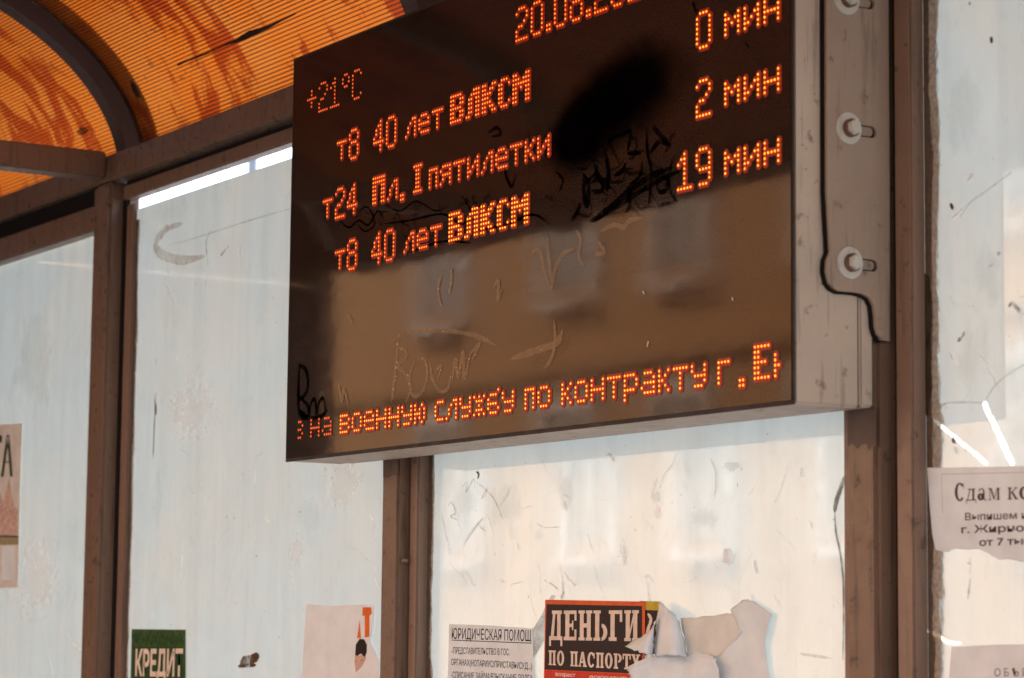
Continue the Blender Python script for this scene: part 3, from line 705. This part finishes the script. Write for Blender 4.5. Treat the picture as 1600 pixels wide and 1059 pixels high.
tag2 = [(.004,[(530,345),(545,356),(560,345),(575,352),(590,330),(600,345)]), (.003,[(560,330),(575,325),(585,350),(570,362),(558,350)]), (.003,[(600,320),(625,330),(650,315),(680,330),(700,322)]),
 (.004,[(600,350),(640,345),(690,335),(720,350),(745,340)]), (.006,[(762,208),(776,200),(782,210),(768,214)]), (.006,[(788,262),(792,280),(800,292),(806,270)]), (.004,[(720,305),(735,330),(732,355)]),
 (.004,[(735,362),(790,352),(832,336),(860,352)]), (.004,[(640,395),(690,378),(735,380)]), (.005,[(868,268),(880,282),(874,300)]), (.005,[(1082,4),(1088,20)]), (.004,[(1165,66),(1170,76)])]
stuff_lab(ribbon('marker_tag', tag2, .004, YI-.0004, INK, bd), 'faint black scribbles between the text rows')
tag3 = [(.007,[(466,570),(476,575),(481,592),(478,612),(468,622),(466,604)]), (.007,[(468,566),(466,600),(466,635),(472,650),(482,648),(480,632),(470,622)]),
 (.005,[(482,650),(486,628),(492,624),(494,645),(498,628),(505,622),(508,640),(504,648)]), (.006,[(470,640),(480,652),(500,650),(512,640)])]
stuff_lab(ribbon('marker_tag', [(a*1.4, b) for a, b in tag3], .006, YI-.0004, INK, bd), 'black marker letter B tag at the lower left of the screen')
tag4 = [(.0045,[(622,526),(620,560),(616,596),(612,628)]), (.004,[(620,540),(634,548),(634,560),(620,570),(634,582),(642,604),(634,628)]),
 (.004,[(652,560),(664,562),(668,585),(660,612),(645,616),(640,590),(648,564)]), (.004,[(672,565),(676,590),(688,610),(700,606),(704,585)]), (.003,[(680,580),(690,570),(684,592)]),
 (.005,[(706,600),(712,560),(716,588),(724,548),(726,590),(735,552)]), (.004,[(735,552),(750,536),(738,560)]), (.004,[(612,534),(640,520),(690,517),(740,524),(780,540)]),
 (.0045,[(862,452),(868,420),(880,398),(898,390)]), (.004,[(830,402),(835,392),(845,396),(850,420),(862,456)]), (.004,[(855,370),(858,400),(862,440)]), (.004,[(900,360),(908,375),(905,400),(912,415)]),
 (.003,[(545,492),(552,505)]), (.004,[(690,430),(685,455),(690,478)]), (.004,[(706,420),(706,440),(702,460)]), (.004,[(772,450),(780,440),(778,468),(785,452)]),
 (.006,[(800,560),(835,548),(870,535),(880,515)]), (.004,[(866,500),(868,530),(862,560),(850,575)]), (.004,[(530,600),(535,625),(538,608),(545,632)]), (.0045,[(940,362),(960,352),(975,356),(985,345),(1003,342)]), (.004,[(935,378),(945,395),(930,398)])]
stuff_lab(ribbon('scratched_tag', [(a*1.8, b) for a, b in tag4], .004, YI-.0001, SCRATCH, bd), 'pale scratched lettering on the lower screen')
strokes('scratch_haze', [(.03,[(830,565),(865,545),(890,520)]), (.025,[(500,610),(510,650),(520,690)])], .02, YI-.0003, residue('scratch_haze', (.42, .26, .14), .5, 30, .25, (1,1,1), .2), bd)
for a_, b_ in (((1004,455),(1007,460)), ((1013,532),(1011,541)), ((1144,465),(1145,470))):
    ribbon('chip', [[a_, b_]], .006, YI-.0009, plain('pale_chip', (.75, .7, .6), .6), bd, 1)

# mounting bracket on the right end
XP = XR+.009
def side(x, y): p = at_side(x, y, XP); return (p.y, p.z)
outl = [(1291,-40),(1291,300),(1296,395),(1291,408),(1290,425),(1294,442),(1300,450),(1309,455),(1335,457),(1348,460),(1358,466),(1364,478),(1366,495),(1367,512),(1370,522),(1376,530),(1388,532),(1388,300),(1386,-40)]
def stadium(cx_, cy_, L, rr):
    c = side(cx_, cy_); pts = []
    for k in range(9): a = -math.pi/2+math.pi*k/8; pts.append((c[0]+L+rr*math.cos(a), c[1]+rr*math.sin(a)))
    for k in range(9): a = math.pi/2+math.pi*k/8; pts.append((c[0]+rr*math.cos(a), c[1]+rr*math.sin(a)))
    return pts
BOLTS = [(1323,202), (1325,412), (1320,0)]
holes = [stadium(x, y, .041, .0085) for x, y in BOLTS]
br = thing('mounting_bracket', 'flat brown steel bracket bolted to the right end of the departure board', 'bracket', (XR, 2.17, 2.2))
zt = 2.632
lp2 = [side(x, y) for x, y in outl]
lp2 = [(y, min(z, zt)) for y, z in lp2]
lp2[0] = (lp2[1][0], zt); lp2[-1] = (lp2[-2][0], zt)
plate2d('plate', [lp2]+holes, .002, BRACK, br, lambda u, v, w_: Vector((XP+w_, u, v)), .0006)
for x, y in BOLTS: plate2d('slot_floor', [stadium(x, y-.6, .0395, .0062)], .0002, BRACK, br, lambda u, v, w_: Vector((XR+.0074+w_, u, v)))
cyy = sum(p[0] for p in lp2)/len(lp2)
gk = []
for i_, (u, v) in enumerate(lp2):   # black sheet painting the shaded gap behind the plate, standing 4 mm proud of its outline
    a = Vector(lp2[i_-1]); b = Vector(lp2[(i_+1) % len(lp2)]); t_ = (b-a).normalized(); nn = Vector((-t_.y, t_.x))
    gk.append((u-nn.x*.0032, v-nn.y*.0032))
a0 = lambda L: sum(L[i][0]*L[(i+1) % len(L)][1]-L[(i+1) % len(L)][0]*L[i][1] for i in range(len(L)))
if abs(a0(gk)) < abs(a0(lp2)): gk = [(2*u-g_[0], 2*v-g_[1]) for (u, v), g_ in zip(lp2, gk)]
plate2d('plate_gap_shade', [gk], .0032, BLACK, br, lambda u, v, w_: Vector((XR+.0036+w_, u, v)))  # stands in for the shade between plate and housing
def cyl(name, c, r0, r1, n, mat, parent, bev=0):
    V = [Vector((x, c[1]+r0*math.cos(2*math.pi*(k+.5)/n), c[2]+r0*math.sin(2*math.pi*(k+.5)/n))) for x in (c[0], c[0]+r1) for k in range(n)]
    bm = bmesh.new(); vv = [bm.verts.new(v) for v in V]
    for k in range(n): bm.faces.new((vv[k], vv[(k+1) % n], vv[n+(k+1) % n], vv[n+k]))
    bm.faces.new(vv[n:]); bm.faces.new(vv[:n][::-1]); bmesh.ops.recalc_face_normals(bm, faces=bm.faces)
    if bev: bmesh.ops.bevel(bm, geom=[e for e in bm.edges if e.verts[0].co.x > c[0]+r1*.9 and e.verts[1].co.x > c[0]+r1*.9], offset=bev, segments=2, affect='EDGES')
    me = bpy.data.meshes.new(name); bm.to_mesh(me); bm.free(); return link(name, me, mat, parent)
SHADE_STEEL = painted('shaded_dark_steel', (.13, .065, .035), .7)  # dark colour standing in for shade under the bolt heads
for x, y in BOLTS:
    u, v = side(x, y)
    wsh = cyl('washer', (XP+.0027, u, v), .0215, .0032, 28, STEEL, br, .0008)
    bt = cyl('bolt', (XP+.0128, u+.0005, v), .0103, .0062, 6, STEEL, br, .0016)
    cyl('shade_collar', (XP+.0060, u+.0005, v), .0122, .0066, 20, SHADE_STEEL, br)  # dark collar added to paint the shaded recess
    lab(bt, 'hexagonal bolt head')
ribbon_pts = None

# ------------------------------------------------------------------ slab lettering for the red poster
def R(x0, y0, x1, y1): return [(x0,y0),(x1,y0),(x1,y1),(x0,y1)]
def ring(x0, y0, x1, y1, tx, ty, a0=0, a1=360, n=14):
    out = []; cx_, cy_ = (x0+x1)/2, (y0+y1)/2; rx, ry = (x1-x0)/2, (y1-y0)/2
    for k in range(n):
        A, B = math.radians(a0+(a1-a0)*k/n), math.radians(a0+(a1-a0)*(k+1)/n)
        out.append([(cx_+rx*math.cos(A), cy_+ry*math.sin(A)), (cx_+rx*math.cos(B), cy_+ry*math.sin(B)), (cx_+(rx-tx)*math.cos(B), cy_+(ry-ty)*math.sin(B)), (cx_+(rx-tx)*math.cos(A), cy_+(ry-ty)*math.sin(A))])
    return out
SL = {'Г': [R(.12,.0,.42,1), R(0,0,.56,.12), R(0,.88,.95,1), R(.78,.62,.95,.88)],
'Е': [R(.12,0,.42,1), R(0,0,.95,.12), R(0,.88,.95,1), R(.42,.44,.72,.56), R(.80,.12,.95,.36), R(.80,.66,.95,.88), R(.62,.34,.72,.66)],
'Н': [R(.1,0,.38,1), R(.62,0,.9,1), R(.38,.43,.62,.57), R(0,0,.46,.1), R(.54,0,1,.1), R(0,.9,.46,1), R(.54,.9,1,1)],
'Ь': [R(.12,0,.42,1), R(0,0,.5,.1), R(0,.9,.52,1)]+ring(.18,0,1,.56,.28,.12,-90,90), 
'И': [R(.1,0,.38,1), R(.62,0,.9,1), [(.38,.12),(.38,.36),(.62,.88),(.62,.62)], R(0,0,.46,.1), R(.54,0,1,.1), R(0,.9,.46,1), R(.54,.9,1,1)],
'Д': [R(0,.0,1,.13), R(0,-.2,.14,0), R(.86,-.2,1,0), [(.12,.13),(.36,.13),(.46,.9),(.28,.9)], R(.6,.13,.86,1), R(.2,.88,.95,1)],
'П': [R(.1,0,.38,1), R(.62,0,.9,1), R(.38,.86,.62,1), R(0,0,.46,.1), R(.54,0,1,.1), R(0,.9,1,1)],
'О': ring(.02,-.02,.98,1.02,.3,.14,0,360,20), 'С': ring(.02,-.02,1.0,1.02,.3,.14,40,320,18)+[R(.78,.6,.94,.95)],
'А': [[(.02,0),(.2,0),(.56,1),(.36,1)], [(.98,0),(.64,0),(.36,1),(.64,1)], R(.3,.26,.7,.38), R(-.05,0,.32,.1), R(.56,0,1.05,.1)],
'Р': [R(.12,0,.42,1), R(0,0,.56,.12), R(0,.88,.5,1)]+ring(.1,.40,1,1.0,.30,.13,-90,90),
'Т': [R(.35,0,.65,1), R(.2,0,.8,.1), R(0,.88,1,1), R(0,.64,.14,.88), R(.86,.64,1,.88)],
'У': [[(.02,1),(.34,1),(.62,.36),(.44,.26)], [(.66,1),(.94,1),(.5,.0),(.3,.0)], R(-.04,.9,.44,1), R(.56,.9,1.04,1), R(.16,0,.44,.16)]}
SL.update({'с1': None})
del SL['с1']
SL['Ↄ'] = []
def thin_ring(x0, y0, x1, y1, a0=0, a1=360, n=18, tx=.27, ty=.09): return ring(x0, y0, x1, y1, tx, ty, a0, a1, n)
SER = {'С': thin_ring(0,-.02,1,1.02,42,318)+[R(.84,.66,.90,1.0)],
'д': [R(.0,0,1,.055), R(.0,-.16,.06,0), R(.94,-.16,1,0), R(.62,.05,.8,.64), R(.2,.6,.9,.66), [(.1,.05),(.2,.05),(.42,.6),(.34,.6)]],
'а': thin_ring(0,-.01,.62,.40,0,360)+[R(.52,.05,.7,.46), R(.62,0,.9,.05), R(.62,.0,.7,.1)]+ring(.1,.28,.7,.67,.14,.05,0,170,10),
'м': [R(.06,.0,.12,.62), R(.82,.0,.98,.62), [(.12,.64),(.28,.64),(.54,.1),(.46,.02)], [(.46,.02),(.52,.02),(.84,.64),(.78,.64)], R(-.04,0,.22,.05), R(.72,0,1.06,.05), R(-.04,.6,.2,.66), R(.8,.6,1.06,.66)],
'к': [R(.12,.0,.30,.66), R(0,0,.42,.05), R(0,.61,.42,.66), [(.30,.3),(.34,.38),(.78,.64),(.84,.6)], [(.36,.38),(.52,.42),(.96,.0),(.74,.0)], R(.68,0,1.04,.05), R(.7,.6,.92,.66)],
'о': thin_ring(0,-.01,.86,.68), 'н': [R(.1,0,.28,.66), R(.66,0,.84,.66), R(.28,.31,.66,.36), R(0,0,.38,.05), R(.56,0,.94,.05), R(0,.61,.38,.66), R(.56,.61,.94,.66)]}
def slab(word, p0, p1, hpx, Y, mat, parent, gap=.14, font=None):
    font = font or SL
    a, b, up = at(*p0, Y), at(*p1, Y), at(p0[0], p0[1]-hpx, Y); H = up.z-a.z
    wds = [.55 if c == ' ' else 1 for c in word]; tot = sum(wds)+gap*(len(word)-1); V, Fc = [], []; u = 0; e = 0
    for c, wd in zip(word, wds):
        for poly in font.get(c, []):
            b0 = len(V); e += 1
            for px_, pz_ in poly:
                t_ = (u+px_)/tot; V.append((a.x+(b.x-a.x)*t_, Y-e*3e-6, a.z+(b.z-a.z)*t_+pz_*H))
            Fc.append(tuple(range(b0, len(V))))
        u += wd+gap
    return mesh('lettering', V, Fc, mat, parent)

# ------------------------------------------------------------------ paper notices
YP = YG-.0022
def notice(name, label, cat, px, mat, Y=YP, group=None):
    c = at(*px[0], Y); t_ = thing(name, label, cat, (c.x, Y, c.z), group); patch('sheet', px, Y, mat, t_); return t_
# green flyer
n_ = notice('flyer', 'small green flyer with КРЕДИТ in cream letters beside the left post', 'flyer', [(206,982),(290,983),(290,1110),(203,1110)], GREEN)
text('lettering', 'НАРОДНЫЙ', (222,1006), (284,1006), 12, YP-.0006, DGREEN, n_, .03)
patch('print_block', [(208,1010),(286,1010),(286,1062),(207,1062)], YP-.0005, DGREEN, n_, .0001)
text('lettering', 'КРЕДИТ', (211,1054), (285,1055), 38, YP-.0009, CREAM, n_, .03)
patch('emblem', [(209,990),(216,988),(218,998),(213,1005),(208,999)], YP-.0005, DGREEN, n_, .0001)
# left poster
n_ = notice('poster', 'faded pink poster with dark green letters ТА, partly torn, at the far left', 'poster', [(-70,665),(35,661),(33,700),(31,760),(30,815),(28,917),(-70,921)], PINKP)
text('lettering', 'КАРТА', (-62,742), (20,741), 55, YP-.0006, DGREEN, n_, .03)
CH = plain('printed_church', (.62, .40, .31), .8, .2, 0, .35, 120); CH2 = plain('printed_foliage', (.33, .27, .14), .8)
patch('print_church', [(-40,838),(-40,800),(-20,790),(-5,800),(-5,775),(0,768),(5,785),(10,765),(14,745),(18,770),(22,790),(28,795),(27,838)], YP-.0005, CH, n_, .0001)
patch('print_band', [(-60,836),(29,836),(29,850),(-60,852)], YP-.0005, CH2, n_, .0001)
patch('blank_label', [(3,852),(24,852),(23,905),(2,905)], YP-.0005, PAPER_W, n_, .0001)
# white poster with arrow and a printed head
n_ = notice('torn_poster', 'torn white poster with an orange arrow and a printed woman\'s head', 'poster', [(479,943),(520,946),(556,944),(584,944),(583,975),(578,1003),(592,1030),(594,1110),(470,1110),(474,1010)], PAPER_W)
patch('orange_letter', [(567,948),(580,948),(581,958),(577,961),(577,994),(570,995),(570,961),(566,961)], YP-.0005, OPRINT, n_, .0001)
patch('orange_letter', [(562,968),(564,996),(558,996)], YP-.0005, OPRINT, n_, .0001)
patch('printed_face', [(555,1016),(560,1024),(570,1020),(572,1028),(566,1040),(556,1050),(554,1035)], YP-.0005, SKIN, n_, .0001)
patch('printed_hair', [(555,1022),(556,1006),(562,997),(569,998),(573,1006),(573,1018),(570,1026),(564,1020),(558,1024)], YP-.0008, HAIR, n_, .0001)
strokes('printed_eye', [(.003, [(556,1032),(558,1032)]), (.003, [(564,1031),(567,1030)])], .003, YP-.0012, HAIR, n_, 1)
# legal notice
n_ = notice('notice', 'white legal aid notice headed ЮРИДИЧЕСКАЯ ПОМОЩ with black print', 'notice', [(702,974),(760,976),(832,981),(833,1010),(836,1060),(837,1120),(698,1120)], PAPER)
text('lettering', 'ЮРИДИЧЕСКАЯ ПОМОЩ', (706,997), (830,1001), 16, YP-.0005, PRINTK, n_, .006)
patch('underline', [(706,998.6),(830,1003.4),(830,1004.6),(706,999.8)], YP-.0005, PRINTK, n_, .0001)
text('lettering', '-ПРЕДСТАВИТЕЛЬСТВО В ГОС.', (706,1020), (796,1023), 9.5, YP-.0005, PRINTK, n_, .006)
text('lettering', 'ОРГАНАХ(НОТАРИУС/ПРИСТАВЫ/СУД...)', (705,1038), (831,1045), 9.5, YP-.0005, PRINTK, n_, .006)
text('lettering', '-СПИСАНИЕ ЗАЙМА/ВЗЫСКАНИЕ ДОЛГА', (705,1058), (832,1064), 9.5, YP-.0005, PRINTK, n_, .006)
# torn beige scrap and grey tape above it
patch('tape_strip', [(845,962),(828,990),(832,1030),(850,1000),(853,960),(868,930),(862,928)], YS-.0006, residue('old_tape', (.66,.66,.6), .4, 12, .2, (1,1,1), .6), g2, .0001)
# yellow/black poster behind the red one
n_ = notice('poster', 'dark poster with a yellow strip, mostly hidden behind the red money poster', 'poster', [(1000,938),(1031,939),(1040,960),(1030,1020),(1000,1024)], DARKP, YP+.0004)
patch('yellow_strip', [(1008,938),(1031,939),(1030,953),(1008,952)], YP-.0003, YELLOW, n_, .0001)
strokes('white_letter', [(.007,[(1012,958),(1017,966),(1014,978),(1010,988)]), (.005,[(1010,990),(1014,1000)])], .006, YP-.0007, CREAM, n_, 4)
# red money poster
n_ = notice('money_poster', 'red bordered dark poster reading ДЕНЬГИ ПО ПАСПОРТУ in cream slab letters', 'poster', [(852,936),(1008,939),(1008,1040),(1008,1120),(849,1120)], ORED, YP-.0012)
patch('dark_ground', [(854,943),(1003,946),(1003,1052),(851,1045)], YP-.0018, DARKP, n_, .0001)
patch('red_band', [(851,1046),(1006,1054),(1006,1110),(850,1110)], YP-.0022, RED, n_, .0001)
slab('ДЕНЬГИ', (858,999), (998,1001), 46, YP-.0024, CREAM, n_, .1)
slab('ПО ПАСПОРТУ', (857,1038), (1000,1046), 23, YP-.0024, CREAM, n_, .12)
text('lettering', 'возраст', (868,1055), (899,1057), 6, YP-.0026, CREAM, n_, .02)
text('lettering', 'документы', (920,1059), (985,1062), 6, YP-.0026, CREAM, n_, .02)

# curled and crumpled torn paper
def curled(name, label, grid, bulge, mat, Y=YP-.002, jitter=.0):
    """grid: rows of pixel points; the sheet bulges towards the street by bulge(u,v) metres"""
    R_, C_ = len(grid), len(grid[0]); V, Fc = [], []
    nr, nc = (R_-1)*6+1, (C_-1)*6+1
    cols = [crom([(p[0], p[1], 0) for p in row], 6) for row in grid]
    for i in range(nr):
        for j in range(nc):
            col = [cols[k][j] for k in range(R_)]
            P = crom([tuple(c) for c in col], 6)[i]; u, v = i/(nr-1), j/(nc-1)
            if u in (0, 1) or v in (0, 1): P = P + Vector((random.uniform(-1.6, 1.6), random.uniform(-1.6, 1.6), 0))
            Q = at(P.x, P.y, Y - bulge(u, v) - random.uniform(0, .0005))
            V.append(Q)
            if i and j: Fc.append(((i-1)*nc+j-1, i*nc+j-1, i*nc+j, (i-1)*nc+j))
    c = V[0]; t_ = thing(name, label, 'torn paper', tuple(c), 'scraps of torn paper on the glass')
    o_ = mesh('sheet', V, Fc, mat, t_, True); md = o_.modifiers.new('s', 'SOLIDIFY'); md.thickness = .0005
    return t_
wob = lambda u, v: .003*math.sin(9*u+3*v)+.002*math.sin(14*v-5*u)
curled('paper_scrap', 'beige glued paper remnant with a torn upper edge', [[(1062,966),(1100,963),(1135,958),(1161,961)], [(1068,990),(1100,990),(1135,988),(1159,988)], [(1073,1018),(1090,1020),(1112,1026),(1124,1028)]], lambda u, v: .001, PAPER_B)
curled('paper_scrap', 'rounded white torn paper lying over the beige remnant', [[(1140,952),(1165,936),(1190,946),(1206,962)], [(1155,990),(1170,975),(1192,985),(1200,978)], [(1120,1030),(1150,1005),(1180,1010),(1196,1020)], [(1125,1080),(1150,1075),(1185,1075),(1205,1080)]], lambda u, v: .0012+.0008*math.sin(5*u)+.0006*math.sin(9*v), PAPER)
curled('paper_flap', 'tall white paper flap peeling beside the money poster', [[(1030,940),(1034,942),(1038,946)], [(1025,980),(1045,966),(1062,972)], [(1022,1026),(1048,1022),(1074,1026)]], lambda u, v: .006+.030*math.sin(math.pi*v)*u, PAPER, YP-.003)
curled('paper_flap', 'small pointed curl of paper hanging across the money poster', [[(1027,966),(1024,970),(1022,975)], [(1014,985),(1016,992),(1022,998)], [(976,1008),(1000,1018),(1021,1024)]], lambda u, v: .012+.022*math.sin(math.pi*v)*(.4+u*.6), PAPER, YP-.004)
curled('paper_scrap', 'large crumpled paper covering the corner of the money poster', [[(979,1042),(1015,1026),(1050,1020),(1085,1018),(1112,1022)], [(985,1060),(1020,1050),(1055,1042),(1090,1042),(1124,1050)], [(990,1100),(1025,1100),(1060,1100),(1095,1100),(1128,1100)]], lambda u, v: .009+.006*math.sin(7*v+2*u)*math.sin(3*u+1)+.002*math.sin(19*v)+.0015*math.sin(31*u+11*v), PAPER, YP-.004)
# for-rent notice, right
n_ = notice('notice', 'torn white notice starting with Сдам on the right-hand glass', 'notice', [(1449,730),(1520,729),(1700,725),(1700,884),(1600,878),(1575,872),(1560,874),(1545,864),(1528,856),(1510,858),(1490,856),(1480,862),(1462,858),(1457,835),(1453,790)], PAPER)
BR = plain('brown_print', (.06, .022, .018), .7)
def serif_text(body, p0, p1, h, bold):
    return text('lettering', body, p0, p1, h, YP-.0005, BR, n_, bold)
slab('Сдам комна', (1492,782), (1667,777), 28, YP-.0005, BR, n_, .12, SER)
serif_text('Выпишем из Слободки', (1508,812), (1710,806), 11, .012)
serif_text('г. Жирноградская', (1502,832), (1710,826), 11, .02)
serif_text('от 7 тыс. рублей', (1530,852), (1700,846), 11, .02)
strokes('border_line', [(.0012, [(1471,740),(1700,735)]), (.0012, [(1471,740),(1473,800)])], .0012, YP-.0005, residue('pale_border', (.5,.35,.32), .3, 20, .1, (1,1,1), .6), n_, 1)
# lower right notice
n_ = notice('notice', 'pale notice cut off at the lower right corner of the glass', 'notice', [(1487,1010),(1560,1006),(1700,1004),(1700,1120),(1478,1120)], PAPER_W)
text('lettering', 'ОБЪЯВЛЕНИЕ', (1554,1056), (1690,1054), 12, YP-.0005, BR, n_, 0, 1.5)
